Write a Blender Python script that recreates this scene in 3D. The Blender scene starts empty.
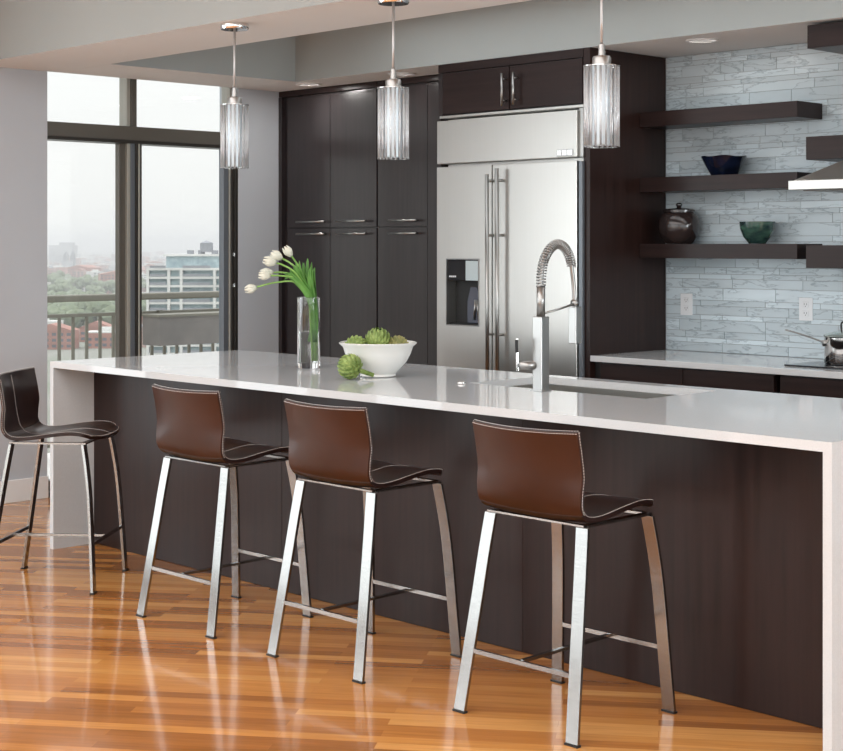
import bpy, bmesh, math, random
from mathutils import Vector, Matrix, noise
random.seed(7)
S = bpy.context.scene
COL = S.collection
# ------------------------------------------------------------------ camera
YAW = math.radians(44.25)
FW = Vector((-math.cos(YAW), math.sin(YAW), 0)); RT = Vector((math.sin(YAW), math.cos(YAW), 0))
cd = bpy.data.cameras.new('camera'); cam = bpy.data.objects.new('camera', cd); COL.objects.link(cam)
cam.location = (0, 0, 1.488)
cam.rotation_euler = (math.radians(90), 0, math.radians(90) - YAW)
cd.sensor_width = 36; cd.lens = 1540 / 843 * 36
cd.shift_y = -(375.5 - 244) / 843
cd.clip_end = 40000; cd.clip_start = .05
S.camera = cam
# ------------------------------------------------------------------ world, daylight, exposure
w = bpy.data.worlds.new('overcast_sky'); S.world = w; w.use_nodes = True
nt = w.node_tree; bg = nt.nodes['Background']
tc = nt.nodes.new('ShaderNodeTexCoord'); sp = nt.nodes.new('ShaderNodeSeparateXYZ'); cr = nt.nodes.new('ShaderNodeValToRGB')
nt.links.new(tc.outputs['Generated'], sp.inputs[0]); nt.links.new(sp.outputs[2], cr.inputs[0]); nt.links.new(cr.outputs[0], bg.inputs[0])
cr.color_ramp.elements[0].position = .0; cr.color_ramp.elements[0].color = (.88, .875, .86, 1)
cr.color_ramp.elements[1].position = .14; cr.color_ramp.elements[1].color = (.92, .925, .925, 1)
_e = cr.color_ramp.elements.new(1.0); _e.color = (2.5, 2.52, 2.6, 1)
bg.inputs[1].default_value = .97
def area(name, loc, rot, sx, sy, power, col):
    l = bpy.data.lights.new(name, 'AREA'); l.shape = 'RECTANGLE'; l.size = sx; l.size_y = sy; l.energy = power; l.color = col
    o = bpy.data.objects.new(name, l); COL.objects.link(o); o.location = loc; o.rotation_euler = rot
    return o
# daylight outside the living room windows (left wall and rear wall)
area('daylight_left', (-8.6, -.9, 1.5), (0, math.radians(-90), 0), 2.8, 7.8, 190, (.88, .94, 1))
area('daylight_rear', (-2.2, -5.7, 1.5), (math.radians(90), 0, 0), 9.6, 2.8, 160, (.98, .99, 1))
area('added_fill_right', (4.1, -.2, 1.5), (0, math.radians(90), 0), 2.8, 9.0, 95, (.86, .93, 1))  # added fill from the unseen right side, brightens the room
area('added_fill_kitchen', (4.1, 5.75, 1.45), (0, math.radians(90), 0), 2.0, 1.9, 150, (.90, .96, 1))  # added side fill aimed at the wall strip beside the pantry
area('added_fill_overhead', (-2.2, -.6, 3.1), (0, 0, 0), 9.0, 7.0, 400, (.95, .98, 1))  # added overhead fill, no such ceiling fixture is known
area('added_fill_tray', (-3.6, 5.5, 2.78), (0, 0, 0), 6.0, .9, 22, (.92, .97, 1))  # added soft fill hidden in the tray, not a real lamp
S.view_settings.view_transform = 'Standard'; S.view_settings.look = 'None'
S.view_settings.exposure = 0.3; S.view_settings.gamma = 1; S.view_settings.use_curve_mapping = False

# ------------------------------------------------------------------ materials
def mat(name, col, rough=.5, metal=0, spec=.5, coat=0, trans=0, ior=1.45, aniso=0, sheen=0, emit=None, es=0):
    m = bpy.data.materials.new(name); m.use_nodes = True
    b = m.node_tree.nodes['Principled BSDF']
    b.inputs['Base Color'].default_value = (*col, 1); b.inputs['Roughness'].default_value = rough
    b.inputs['Metallic'].default_value = metal; b.inputs['Specular IOR Level'].default_value = spec
    b.inputs['Coat Weight'].default_value = coat; b.inputs['Coat Roughness'].default_value = .08
    b.inputs['Transmission Weight'].default_value = trans; b.inputs['IOR'].default_value = ior
    b.inputs['Anisotropic'].default_value = aniso
    if emit: b.inputs['Emission Color'].default_value = (*emit, 1); b.inputs['Emission Strength'].default_value = es
    return m
def N(m, t): return m.node_tree.nodes.new(t)
def L(m, a, b): m.node_tree.links.new(a, b)
def bsdf(m): return m.node_tree.nodes['Principled BSDF']
def noise_var(m, c1, c2, scale=(1, 1, 1), ns=5, detail=4, bump=0, rr=None):
    t = N(m, 'ShaderNodeTexCoord'); mp = N(m, 'ShaderNodeMapping'); n = N(m, 'ShaderNodeTexNoise'); r = N(m, 'ShaderNodeValToRGB')
    mp.inputs['Scale'].default_value = scale; n.inputs['Scale'].default_value = ns; n.inputs['Detail'].default_value = detail
    L(m, t.outputs['Object'], mp.inputs[0]); L(m, mp.outputs[0], n.inputs[0]); L(m, n.outputs[0], r.inputs[0])
    r.color_ramp.elements[0].position = .3; r.color_ramp.elements[1].position = .7
    r.color_ramp.elements[0].color = (*c1, 1); r.color_ramp.elements[1].color = (*c2, 1)
    L(m, r.outputs[0], bsdf(m).inputs['Base Color'])
    if bump:
        b = N(m, 'ShaderNodeBump'); b.inputs['Strength'].default_value = bump; b.inputs['Distance'].default_value = .002
        L(m, n.outputs[0], b.inputs['Height']); L(m, b.outputs[0], bsdf(m).inputs['Normal'])
    if rr:
        q = N(m, 'ShaderNodeMapRange'); q.inputs['To Min'].default_value = rr[0]; q.inputs['To Max'].default_value = rr[1]
        L(m, n.outputs[0], q.inputs[0]); L(m, q.outputs[0], bsdf(m).inputs['Roughness'])
    return m
M = {}
M['wall'] = noise_var(mat('wall_paint', (.4, .41, .425), .75), (.45, .475, .51), (.47, .495, .53), ns=2)
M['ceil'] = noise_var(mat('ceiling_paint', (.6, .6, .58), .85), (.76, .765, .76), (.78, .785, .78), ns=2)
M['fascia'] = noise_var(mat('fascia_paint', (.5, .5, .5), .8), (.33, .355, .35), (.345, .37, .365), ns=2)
M['trimw'] = mat('white_trim', (.72, .72, .72), .45)
M['wood'] = noise_var(mat('espresso_wood', (.02, .012, .01), .34, spec=.4, coat=.6), (.013, .0085, .0092), (.023, .015, .016), (14, 14, .8), ns=3, detail=6, bump=.05, rr=(.28, .42))
M['woodi'] = noise_var(mat('espresso_island_panel', (.02, .012, .01), .38, spec=.3, coat=.08), (.014, .0060, .0048), (.025, .0110, .0088), (14, 14, .8), ns=3, detail=6, bump=.05, rr=(.30, .44))
M['woodh'] = noise_var(mat('espresso_wood_horizontal', (.02, .012, .01), .36, spec=.25, coat=.05), (.017, .0095, .0088), (.028, .0155, .014), (.8, 14, 14), ns=3, detail=6, bump=.05, rr=(.3, .42))
for k_ in ('wood', 'woodh', 'woodi'): bsdf(M[k_]).inputs['Coat Roughness'].default_value = .2
bsdf(M['wood']).inputs['Coat IOR'].default_value = 1.52
M['dark'] = mat('near_black', (.006, .005, .005), .6)  # near-black base for toe kicks and the filler strip
M['steel'] = noise_var(mat('brushed_steel', (.6, .6, .6), .3, 1, aniso=.5), (.53, .518, .49), (.545, .532, .505), (60, 60, .4), ns=3, detail=2, bump=.0, rr=(.28, .34))
M['steelb'] = mat('satin_nickel', (.36, .355, .345), .3, 1)
M['rodm'] = mat('satin_rod', (.5, .5, .5), .45, .8)
M['chrome'] = mat('polished_chrome', (.78, .77, .76), .09, 1)
M['steell'] = noise_var(mat('satin_stool_steel', (.66, .64, .61), .2, 1), (.29, .284, .275), (.33, .323, .31), (1, 1, 8), ns=30, rr=(.14, .22))
M['leather_out'] = noise_var(mat('saddle_brown_leather', (.1, .04, .02), .32, spec=.3), (.030, .0088, .0038), (.046, .0140, .0058), ns=4, bump=.05, rr=(.28, .38))
M['leather_in'] = noise_var(mat('dark_brown_leather', (.02, .01, .01), .3, spec=.35), (.014, .007, .0065), (.022, .0105, .009), ns=5, bump=.05, rr=(.25, .36))
M['thread'] = mat('white_thread', (.75, .7, .66), .7)
M['quartz'] = noise_var(mat('white_quartz', (.72, .71, .69), .06), (.555, .57, .58), (.59, .605, .615), ns=180, detail=2)
M['glass'] = mat('clear_glass', (1, 1, 1), .0, trans=1, ior=1.45)
M['rodglass'] = mat('ribbed_glass', (.96, .98, 1), .03, trans=.8, ior=1.45)
M['water'] = mat('water', (.97, 1, .99), .0, trans=1, ior=1.33)
M['black'] = mat('black_plastic', (.01, .01, .012), .15)
M['blackm'] = mat('black_matte', (.012, .012, .012), .45)
M['porc'] = mat('white_porcelain', (.78, .78, .75), .12, coat=.4)
M['plast'] = mat('white_outlet_plastic', (.74, .76, .78), .35)
M['alum'] = mat('bronze_aluminium', (.115, .105, .09), .35, .3)
M['alumd'] = mat('dark_bronze_aluminium', (.03, .026, .022), .35, .2)
M['aluml'] = mat('light_aluminium', (.36, .35, .31), .35, .3)
M['alumb'] = mat('bluegrey_aluminium', (.15, .165, .185), .3, .4)
M['rail'] = mat('olive_rail_paint', (.19, .18, .145), .5)
M['planter'] = noise_var(mat('grey_planter', (.16, .155, .15), .7), (.17, .16, .15), (.21, .195, .18), ns=8)
M['concrete'] = noise_var(mat('balcony_concrete', (.4, .39, .37), .8), (.66, .65, .62), (.74, .73, .7), ns=4)
M['stem'] = noise_var(mat('tulip_stem', (.2, .38, .09), .4), (.17, .34, .06), (.28, .48, .13), ns=20)
M['leaf'] = noise_var(mat('tulip_leaf', (.1, .26, .05), .4), (.045, .15, .018), (.12, .30, .055), ns=14)
M['petal'] = mat('white_petal', (.68, .68, .58), .5)
bsdf(M['petal']).inputs['Subsurface Weight'].default_value = .0
M['arti'] = noise_var(mat('artichoke_green', (.2, .3, .08), .5), (.12, .19, .035), (.33, .42, .13), ns=30)
M['artib'] = noise_var(mat('artichoke_brown_green', (.2, .3, .08), .5), (.16, .17, .05), (.30, .27, .10), ns=30)
M['navy'] = noise_var(mat('navy_glaze', (.006, .012, .04), .12, coat=.6), (.002, .004, .01), (.007, .015, .045), ns=22, bump=.4)
M['teal'] = noise_var(mat('teal_glaze', (.02, .1, .08), .12, coat=.6), (.008, .02, .026), (.055, .115, .085), (1, 1, 2.4), ns=16)
M['jar'] = noise_var(mat('brown_glaze', (.05, .04, .04), .14, coat=.5), (.018, .013, .013), (.036, .024, .022), ns=6)
# window glass: thin pane that lets light pass and mirrors a little
def pane_mat():
    m = bpy.data.materials.new('window_glass'); m.use_nodes = True; n = m.node_tree; n.nodes.remove(bsdf(m))
    o = n.nodes['Material Output']; t = N(m, 'ShaderNodeBsdfTransparent'); g = N(m, 'ShaderNodeBsdfGlossy'); x = N(m, 'ShaderNodeMixShader')
    g.inputs['Roughness'].default_value = .01; t.inputs[0].default_value = (.97, .98, .975, 1)
    x.inputs[0].default_value = .03
    L(m, t.outputs[0], x.inputs[1]); L(m, g.outputs[0], x.inputs[2]); L(m, x.outputs[0], o.inputs[0])
    return m
M['pane'] = pane_mat()
# oak strip floor, strips laid at an angle to the island
def floor_mat():
    m = mat('oak_strip_floor', (.4, .2, .08), .16, spec=.4, coat=.35); b = bsdf(m); b.inputs['Coat Roughness'].default_value = .07
    t = N(m, 'ShaderNodeTexCoord'); mp = N(m, 'ShaderNodeMapping'); mp.inputs['Rotation'].default_value = (0, 0, math.radians(-37))
    L(m, t.outputs['Object'], mp.inputs[0])
    br = N(m, 'ShaderNodeTexBrick'); br.offset = .37; br.offset_frequency = 2; br.squash = 1
    br.inputs['Scale'].default_value = 1; br.inputs['Brick Width'].default_value = .83; br.inputs['Row Height'].default_value = .058
    br.inputs['Mortar Size'].default_value = .0006; br.inputs['Mortar Smooth'].default_value = 0; br.inputs['Bias'].default_value = 0
    br.inputs['Color1'].default_value = (0, 0, 0, 1); br.inputs['Color2'].default_value = (1, 1, 1, 1); br.inputs['Mortar'].default_value = (.3, .3, .3, 1)
    L(m, mp.outputs[0], br.inputs[0])
    r = N(m, 'ShaderNodeValToRGB'); e = r.color_ramp
    e.elements[0].color = (.27, .095, .022, 1); e.elements[1].color = (.60, .285, .085, 1); e.elements[1].position = 1
    x = e.elements.new(.35); x.color = (.41, .158, .038, 1); x = e.elements.new(.7); x.color = (.50, .21, .052, 1)
    L(m, br.outputs[0], r.inputs[0])
    m2 = N(m, 'ShaderNodeMapping'); m2.inputs['Scale'].default_value = (1.6, 26, 1); L(m, mp.outputs[0], m2.inputs[0])
    n = N(m, 'ShaderNodeTexNoise'); n.inputs['Scale'].default_value = 2.2; n.inputs['Detail'].default_value = 7; n.inputs['Distortion'].default_value = .6
    L(m, m2.outputs[0], n.inputs[0])
    mr = N(m, 'ShaderNodeMapRange'); mr.inputs['From Min'].default_value = .3; mr.inputs['From Max'].default_value = .7
    mr.inputs['To Min'].default_value = .84; mr.inputs['To Max'].default_value = 1.12; L(m, n.outputs[0], mr.inputs[0])
    mx = N(m, 'ShaderNodeMix'); mx.data_type = 'RGBA'; mx.blend_type = 'MULTIPLY'; mx.inputs[0].default_value = 1
    L(m, r.outputs[0], mx.inputs[6]); L(m, mr.outputs[0], mx.inputs[7]); L(m, mx.outputs[2], b.inputs['Base Color'])
    n2 = N(m, 'ShaderNodeTexNoise'); n2.inputs['Scale'].default_value = 9; L(m, mp.outputs[0], n2.inputs[0])
    bu = N(m, 'ShaderNodeBump'); bu.inputs['Strength'].default_value = .05; bu.inputs['Distance'].default_value = .01
    L(m, n2.outputs[0], bu.inputs['Height']); L(m, bu.outputs[0], b.inputs['Normal'])
    return m
M['floor'] = floor_mat()
def marble_mat():
    m = mat('marble_strip_tile', (.55, .6, .62), .3); b = bsdf(m)
    a = N(m, 'ShaderNodeAttribute'); a.attribute_name = 'tile'
    t = N(m, 'ShaderNodeTexCoord')
    ad = N(m, 'ShaderNodeVectorMath'); ad.operation = 'MULTIPLY_ADD'; ad.inputs[1].default_value = (1, 1, 1)
    sc = N(m, 'ShaderNodeVectorMath'); sc.operation = 'SCALE'; sc.inputs['Scale'].default_value = 7
    L(m, a.outputs['Color'], sc.inputs[0]); L(m, t.outputs['Object'], ad.inputs[0]); L(m, sc.outputs[0], ad.inputs[2])
    mp = N(m, 'ShaderNodeMapping'); mp.inputs['Rotation'].default_value = (0, .75, 0); mp.inputs['Scale'].default_value = (.8, 1, 3.4)
    L(m, ad.outputs[0], mp.inputs[0])
    n = N(m, 'ShaderNodeTexNoise'); n.inputs['Scale'].default_value = 5.2; n.inputs['Detail'].default_value = 6; n.inputs['Distortion'].default_value = .35; n.inputs['Roughness'].default_value = .55
    L(m, mp.outputs[0], n.inputs[0])
    r = N(m, 'ShaderNodeValToRGB'); e = r.color_ramp
    e.elements[0].position = .30; e.elements[0].color = (.56, .65, .70, 1)
    e.elements[1].position = .72; e.elements[1].color = (.60, .69, .74, 1)
    x = e.elements.new(.485); x.color = (.59, .68, .725, 1); x = e.elements.new(.5); x.color = (.35, .42, .465, 1); x = e.elements.new(.53); x.color = (.56, .645, .69, 1)
    L(m, n.outputs[0], r.inputs[0])
    s2 = N(m, 'ShaderNodeSeparateColor'); L(m, a.outputs['Color'], s2.inputs[0])
    mr = N(m, 'ShaderNodeMapRange'); mr.inputs['To Min'].default_value = .84; mr.inputs['To Max'].default_value = 1.10; L(m, s2.outputs[0], mr.inputs[0])
    mx = N(m, 'ShaderNodeMix'); mx.data_type = 'RGBA'; mx.blend_type = 'MULTIPLY'; mx.inputs[0].default_value = 1
    L(m, r.outputs[0], mx.inputs[6]); L(m, mr.outputs[0], mx.inputs[7]); L(m, mx.outputs[2], b.inputs['Base Color'])
    return m
M['marble'] = marble_mat()
M['grout'] = mat('grey_grout', (.30, .34, .36), .8)

# ------------------------------------------------------------------ mesh helpers
class MB:
    def __init__(s): s.bm = bmesh.new()
    def box(s, x0, x1, y0, y1, z0, z1):
        v = [s.bm.verts.new(p) for p in ((x0, y0, z0), (x1, y0, z0), (x1, y1, z0), (x0, y1, z0), (x0, y0, z1), (x1, y0, z1), (x1, y1, z1), (x0, y1, z1))]
        for f in ((0, 3, 2, 1), (4, 5, 6, 7), (0, 1, 5, 4), (1, 2, 6, 5), (2, 3, 7, 6), (3, 0, 4, 7)): s.bm.faces.new([v[i] for i in f])
        return s
    def poly(s, pts, axis, a, b):            # extrude a 2D polygon along an axis from a to b
        def P(p, t): return {'x': (t, p[0], p[1]), 'y': (p[0], t, p[1]), 'z': (p[0], p[1], t)}[axis]
        A = [s.bm.verts.new(P(p, a)) for p in pts]; B = [s.bm.verts.new(P(p, b)) for p in pts]; n = len(pts)
        s.bm.faces.new(A); s.bm.faces.new(B[::-1])
        for i in range(n): s.bm.faces.new((A[i], B[i], B[(i + 1) % n], A[(i + 1) % n]))
        return s
    def tube(s, pts, r, n=10, cap=True, closed=False):
        pts = [Vector(p) for p in pts]; rs = r if isinstance(r, (list, tuple)) else [r] * len(pts)
        rings = []; prev = None
        for i, p in enumerate(pts):
            a = pts[max(i - 1, 0)]; b = pts[min(i + 1, len(pts) - 1)]
            t = (b - a).normalized()
            if prev is None: u = t.orthogonal().normalized()
            else:
                u = prev - t * prev.dot(t)
                u = u.normalized() if u.length > 1e-6 else t.orthogonal().normalized()
            prev = u; v = t.cross(u)
            rings.append([s.bm.verts.new(p + (u * math.cos(k * 2 * math.pi / n) + v * math.sin(k * 2 * math.pi / n)) * rs[i]) for k in range(n)])
        for i in range(len(rings) - 1):
            for k in range(n): s.bm.faces.new((rings[i][k], rings[i][(k + 1) % n], rings[i + 1][(k + 1) % n], rings[i + 1][k]))
        if cap: s.bm.faces.new(rings[0][::-1]); s.bm.faces.new(rings[-1])
        return s
    def bar(s, pts, w, t, wd=(1, 0, 0)):      # flat bar: width w along wd, thickness t
        pts = [Vector(p) for p in pts]; wd = Vector(wd).normalized(); rings = []
        for i, p in enumerate(pts):
            tg = (pts[min(i + 1, len(pts) - 1)] - pts[max(i - 1, 0)]).normalized()
            nn = tg.cross(wd).normalized()
            rings.append([s.bm.verts.new(p + wd * a * w / 2 + nn * b * t / 2) for a, b in ((-1, -1), (1, -1), (1, 1), (-1, 1))])
        for i in range(len(rings) - 1):
            for k in range(4): s.bm.faces.new((rings[i][k], rings[i][(k + 1) % 4], rings[i + 1][(k + 1) % 4], rings[i + 1][k]))
        s.bm.faces.new(rings[0][::-1]); s.bm.faces.new(rings[-1])
        return s
    def lathe(s, prof, n=40, c=(0, 0), f=None):   # prof: list of (r, z)
        rings = []
        for (r, z) in prof:
            if r < 1e-6: rings.append([s.bm.verts.new((c[0], c[1], z))])
            else: rings.append([s.bm.verts.new((c[0] + r * (f(k * 2 * math.pi / n, z) if f else 1) * math.cos(k * 2 * math.pi / n), c[1] + r * (f(k * 2 * math.pi / n, z) if f else 1) * math.sin(k * 2 * math.pi / n), z)) for k in range(n)])
        for a, b in zip(rings, rings[1:]):
            for k in range(n):
                if len(a) == 1 and len(b) == 1: break
                if len(a) == 1: s.bm.faces.new((a[0], b[(k + 1) % n], b[k]))
                elif len(b) == 1: s.bm.faces.new((a[k], a[(k + 1) % n], b[0]))
                else: s.bm.faces.new((a[k], a[(k + 1) % n], b[(k + 1) % n], b[k]))
        return s
    def build(s, name, m, parent=None, bevel=0, smooth=False, seg=2, fix=True):
        if fix: bmesh.ops.recalc_face_normals(s.bm, faces=s.bm.faces)
        me = bpy.data.meshes.new(name); s.bm.to_mesh(me); s.bm.free()
        if isinstance(m, (list, tuple)):
            for q in m: me.materials.append(q)
        else: me.materials.append(m)
        o = bpy.data.objects.new(name, me); COL.objects.link(o)
        if parent: o.parent = parent
        if smooth:
            for p in me.polygons: p.use_smooth = True
        if bevel:
            b = o.modifiers.new('bevel', 'BEVEL'); b.width = bevel; b.segments = seg; b.limit_method = 'ANGLE'; b.angle_limit = math.radians(40)
        return o
def smooth_sharp(o, deg=35):
    for p in o.data.polygons: p.use_smooth = True
    o.data.set_sharp_from_angle(angle=math.radians(deg)); return o
def thing(name, label, cat, loc=(0, 0, 0), rz=0, group=None):
    o = bpy.data.objects.new(name, None); COL.objects.link(o); o.location = loc; o.rotation_euler = (0, 0, rz); o.empty_display_size = .1
    return tag(o, label, cat, group)
def tag(o, label, cat, group=None):
    o['label'] = label; o['category'] = cat
    if group: o['group'] = group
    return o
def struct(o): o['kind'] = 'structure'; return o
def copy_tree(o, parent=None):
    c = o.copy(); COL.objects.link(c)
    if parent: c.parent = parent
    for ch in list(o.children): copy_tree(ch, c)
    return c
def B(x0, x1, y0, y1, z0, z1): return MB().box(x0, x1, y0, y1, z0, z1)
def spline(pts, n=8):                         # Catmull-Rom through points
    P = [Vector(p) for p in pts]; P = [P[0] * 2 - P[1]] + P + [P[-1] * 2 - P[-2]]; out = []
    for i in range(1, len(P) - 2):
        for k in range(n):
            t = k / n; a, b, c, d = P[i - 1:i + 3]
            out.append(.5 * ((2 * b) + (c - a) * t + (2 * a - 5 * b + 4 * c - d) * t * t + (3 * b - a - 3 * c + d) * t ** 3))
    out.append(P[-2]); return out

# ------------------------------------------------------------------ the room
WX, WY, ZC = -8.0, 6.79, 2.5          # left wall, back wall, low ceiling
ZH = 3.15                               # living room ceiling
FY = 6.14                               # line of the soffit, counter front and fridge panel
struct(B(-8.2, 3.7, -5.3, 7.0, -.12, 0).build('floor', M['floor']))
m = MB(); m.box(WX - .2, WX, 2.9, 4.73, 0, ZH).box(WX - .2, WX, 6.13, 7.0, 0, ZH).box(WX - .2, WX, 4.73, 6.13, ZC + .07, ZH)
m.box(WX - .2, WX, -5.3, -4.7, 0, ZH).box(WX - .2, WX, -4.7, 2.9, 2.75, ZH).box(WX - .2, WX, -4.7, 2.9, 0, .12)
struct(m.build('wall_left', M['wall']))
wb = struct(B(WX, 3.7, WY, WY + .19, 0, ZH).build('wall_back', M['wall']))
m = MB(); m.box(WX, -6.7, -5.3, -5.1, 0, ZH).box(2.3, 3.7, -5.3, -5.1, 0, ZH).box(-6.7, 2.3, -5.3, -5.1, 2.8, ZH).box(-6.7, 2.3, -5.3, -5.1, 0, .12)
struct(m.build('wall_rear', M['wall']))
m = MB(); m.box(3.5, 3.7, 4.3, 4.8, 0, ZH).box(3.5, 3.7, 4.8, 6.7, 2.45, ZH).box(3.5, 3.7, 4.8, 6.7, 0, .45).box(3.5, 3.7, 6.7, WY, 0, ZH).box(3.5, 3.7, -5.1, -4.7, 0, ZH).box(3.5, 3.7, -4.7, 4.3, 2.8, ZH).box(3.5, 3.7, -4.7, 4.3, 0, .12)
struct(m.build('wall_right', M['wall']))
struct(B(-8.2, 3.7, -5.3, 7.0, ZH, ZH + .12).build('ceiling', M['ceil']))
# dropped beam over the stools, beam along the window, soffit over the cabinets, raised tray between them.
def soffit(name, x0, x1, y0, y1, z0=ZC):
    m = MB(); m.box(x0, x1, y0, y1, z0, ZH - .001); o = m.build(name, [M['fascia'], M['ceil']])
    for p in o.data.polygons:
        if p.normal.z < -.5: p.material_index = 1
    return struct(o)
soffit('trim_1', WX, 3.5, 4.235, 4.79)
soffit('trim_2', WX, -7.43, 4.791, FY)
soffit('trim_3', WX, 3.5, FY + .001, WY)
struct(B(-7.43, 3.5, 4.791, FY, 2.80, ZH - .002).build('ceiling_tray', M['ceil']))
# baseboards
struct(B(WX, WX + .015, 2.9, 4.73, 0, .13).build('baseboard_left', M['trimw'], bevel=.003))
struct(B(-6.7, 2.3, -5.1, -5.085, 0, .1).build('baseboard_rear', M['trimw'], bevel=.003))

# marble strip tiles on the back wall
def tiles(x0, x1, z0, z1):
    bm = bmesh.new(); lay = bm.loops.layers.color.new('tile'); rnd = random.Random(3)
    z = z0; g = .0014; y0, y1 = WY - .008, WY; ri = 0
    hs = [.048, .026, .036, .060, .026, .048, .030, .065]
    while z < z1 - .005:
        h = hs[ri % len(hs)] if ri < 400 else .04
        h = min(h, z1 - z); x = x0 - rnd.random() * .15
        while x < x1:
            wd = rnd.choice([.14, .2, .25, .32, .40, .42]); xa, xb = max(x, x0), min(x + wd, x1)
            if xb - xa > .01:
                c = (rnd.random(), rnd.random(), rnd.random(), 1)
                a, b, c0, d = xa + g, xb - g, z + g, z + h - g
                v = [bm.verts.new(p) for p in ((a, y0, c0), (b, y0, c0), (b, y0, d), (a, y0, d), (a, y1, c0), (b, y1, c0), (b, y1, d), (a, y1, d))]
                for f in ((0, 1, 2, 3), (0, 4, 5, 1), (1, 5, 6, 2), (2, 6, 7, 3), (3, 7, 4, 0)):
                    fc = bm.faces.new([v[i] for i in f])
                    for lp in fc.loops: lp[lay] = c
            x += wd
        z += h; ri += 1
    me = bpy.data.meshes.new('marble_tile'); bm.to_mesh(me); bm.free(); me.materials.append(M['marble'])
    o = bpy.data.objects.new('marble_tile', me); COL.objects.link(o); o.parent = wb
tiles(-5.06, -1.0, .916, 2.498)
B(-5.06, -1.0, WY - .0055, WY - .0005, .916, 2.499).build('grout', M['grout'], wb)

# ------------------------------------------------------------------ kitchen window (sliding balcony door with transom lights)
def window(name, x, ys, z0, z1, ztr):
    root = bpy.data.objects.new(name, None); COL.objects.link(root); struct(root)
    return root
win = window('window_1', 0, 0, 0, 0, 0)
B(-8.16, -8.03, 4.73, 6.13, 2.125, 2.212).build('transom', M['alum'], win, .004)
B(-8.16, -8.02, 4.731, 6.13, 2.106, 2.125).build('transom_lip', M['alumd'], win)
B(-8.14, -8.05, 5.345, 5.385, 2.212, ZC + .07).build('mullion', M['alum'], win, .003)
B(-8.145, -8.06, 5.318, 5.345, 2.212, ZC + .07).build('mullion', M['aluml'], win, .003)
B(-8.14, -8.05, 6.10, 6.13, 2.212, ZC + .07).build('frame', M['aluml'], win, .003)
B(-8.16, -8.09, 4.731, 4.765, 2.212, ZC + .07).build('frame', M['aluml'], win, .003)
B(-8.105, -8.10, 4.765, 5.318, 2.212, ZC + .07).build('pane', M['pane'], win)
B(-8.105, -8.10, 5.385, 6.10, 2.212, ZC + .07).build('pane', M['pane'], win)
for (ya, yb, mm, xa, xb) in ((5.26, 5.308, 'alum', -8.10, -8.055), (5.305, 5.328, 'aluml', -8.09, -8.035), (5.328, 5.358, 'alumb', -8.08, -8.03), (5.358, 5.374, 'alumd', -8.07, -8.02), (5.374, 5.386, 'aluml', -8.07, -8.015), (5.386, 5.408, 'alumd', -8.08, -8.03)):
    B(xa, xb, ya, yb, .03, 2.106).build('door_stile', M[mm], win, .002)
for (ya, yb, mm, xa, xb) in ((6.035, 6.075, 'alumb', -8.08, -8.03), (6.075, 6.085, 'aluml', -8.07, -8.02), (6.085, 6.105, 'alumd', -8.09, -8.01), (6.105, 6.13, 'alumd', -8.16, -8.001)):
    B(xa, xb, ya, yb, .03, 2.106).build('door_stile', M[mm], win, .002)
B(-8.16, -8.09, 4.731, 4.765, .03, 2.106).build('door_stile', M['alum'], win, .002)
B(-8.078, -8.072, 4.765, 5.26, .09, 2.106).build('pane', M['pane'], win)
B(-8.062, -8.056, 5.408, 6.035, .09, 2.106).build('pane', M['pane'], win)
B(-8.2, -8.0, 4.731, 6.13, 0.0, .03).build('sill', M['alumd'], win)
B(-8.1, -8.04, 4.765, 5.26, .03, .09).build('door_rail', M['alum'], win); B(-8.08, -8.035, 5.408, 6.035, .03, .09).build('door_rail', M['alum'], win)
for z in (1.42, 1.22): B(-8.02, -7.99, 6.09, 6.105, z - .012, z + .012).build('hinge_pin', M['chrome'], win, .003)
# living room windows behind the camera: left wall and rear wall
w2 = window('window_2', 0, 0, 0, 0, 0)
for y in (-4.7, -2.85, -.95, .95, 2.85): B(-8.15, -8.04, y, y + .05, .12, 2.75).build('mullion', M['alum'], w2)
B(-8.15, -8.04, -4.7, 2.9, 2.1, 2.17).build('transom', M['alum'], w2); B(-8.15, -8.04, -4.7, 2.9, .12, .17).build('sill', M['alum'], w2)
B(-8.1, -8.095, -4.65, 2.85, .17, 2.75).build('pane', M['pane'], w2)
w3 = window('window_3', 0, 0, 0, 0, 0)
for x in (-6.7, -4.9, -3.1, -1.3, .5, 2.25): B(x, x + .05, -5.25, -5.14, .12, 2.8).build('mullion', M['alum'], w3)
B(-6.65, 2.25, -5.25, -5.14, 2.1, 2.17).build('transom', M['alum'], w3); B(-6.65, 2.25, -5.25, -5.14, .12, .17).build('sill', M['alum'], w3)
B(-6.65, 2.25, -5.2, -5.195, .17, 2.8).build('pane', M['pane'], w3)

w4 = window('added_window_right', 0, 0, 0, 0, 0)  # unseen glazing, put into the right wall to let in more light
for y in (-4.7, -2.9, -1.1, .7, 2.5, 4.25): B(3.56, 3.66, y, y + .05, .12, 2.8).build('mullion', M['alum'], w4)
B(3.56, 3.66, -4.65, 4.25, 2.1, 2.17).build('transom', M['alum'], w4)
B(3.6, 3.605, -4.65, 4.25, .12, 2.8).build('pane', M['pane'], w4)
w5 = window('added_window_kitchen', 0, 0, 0, 0, 0)  # unseen opening added for the kitchen side fill
for y in (4.8, 5.72, 6.65): B(3.56, 3.66, y, y + .05, .45, 2.45).build('mullion', M['alum'], w5)
B(3.6, 3.605, 4.85, 6.65, .45, 2.45).build('pane', M['pane'], w5)

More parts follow.
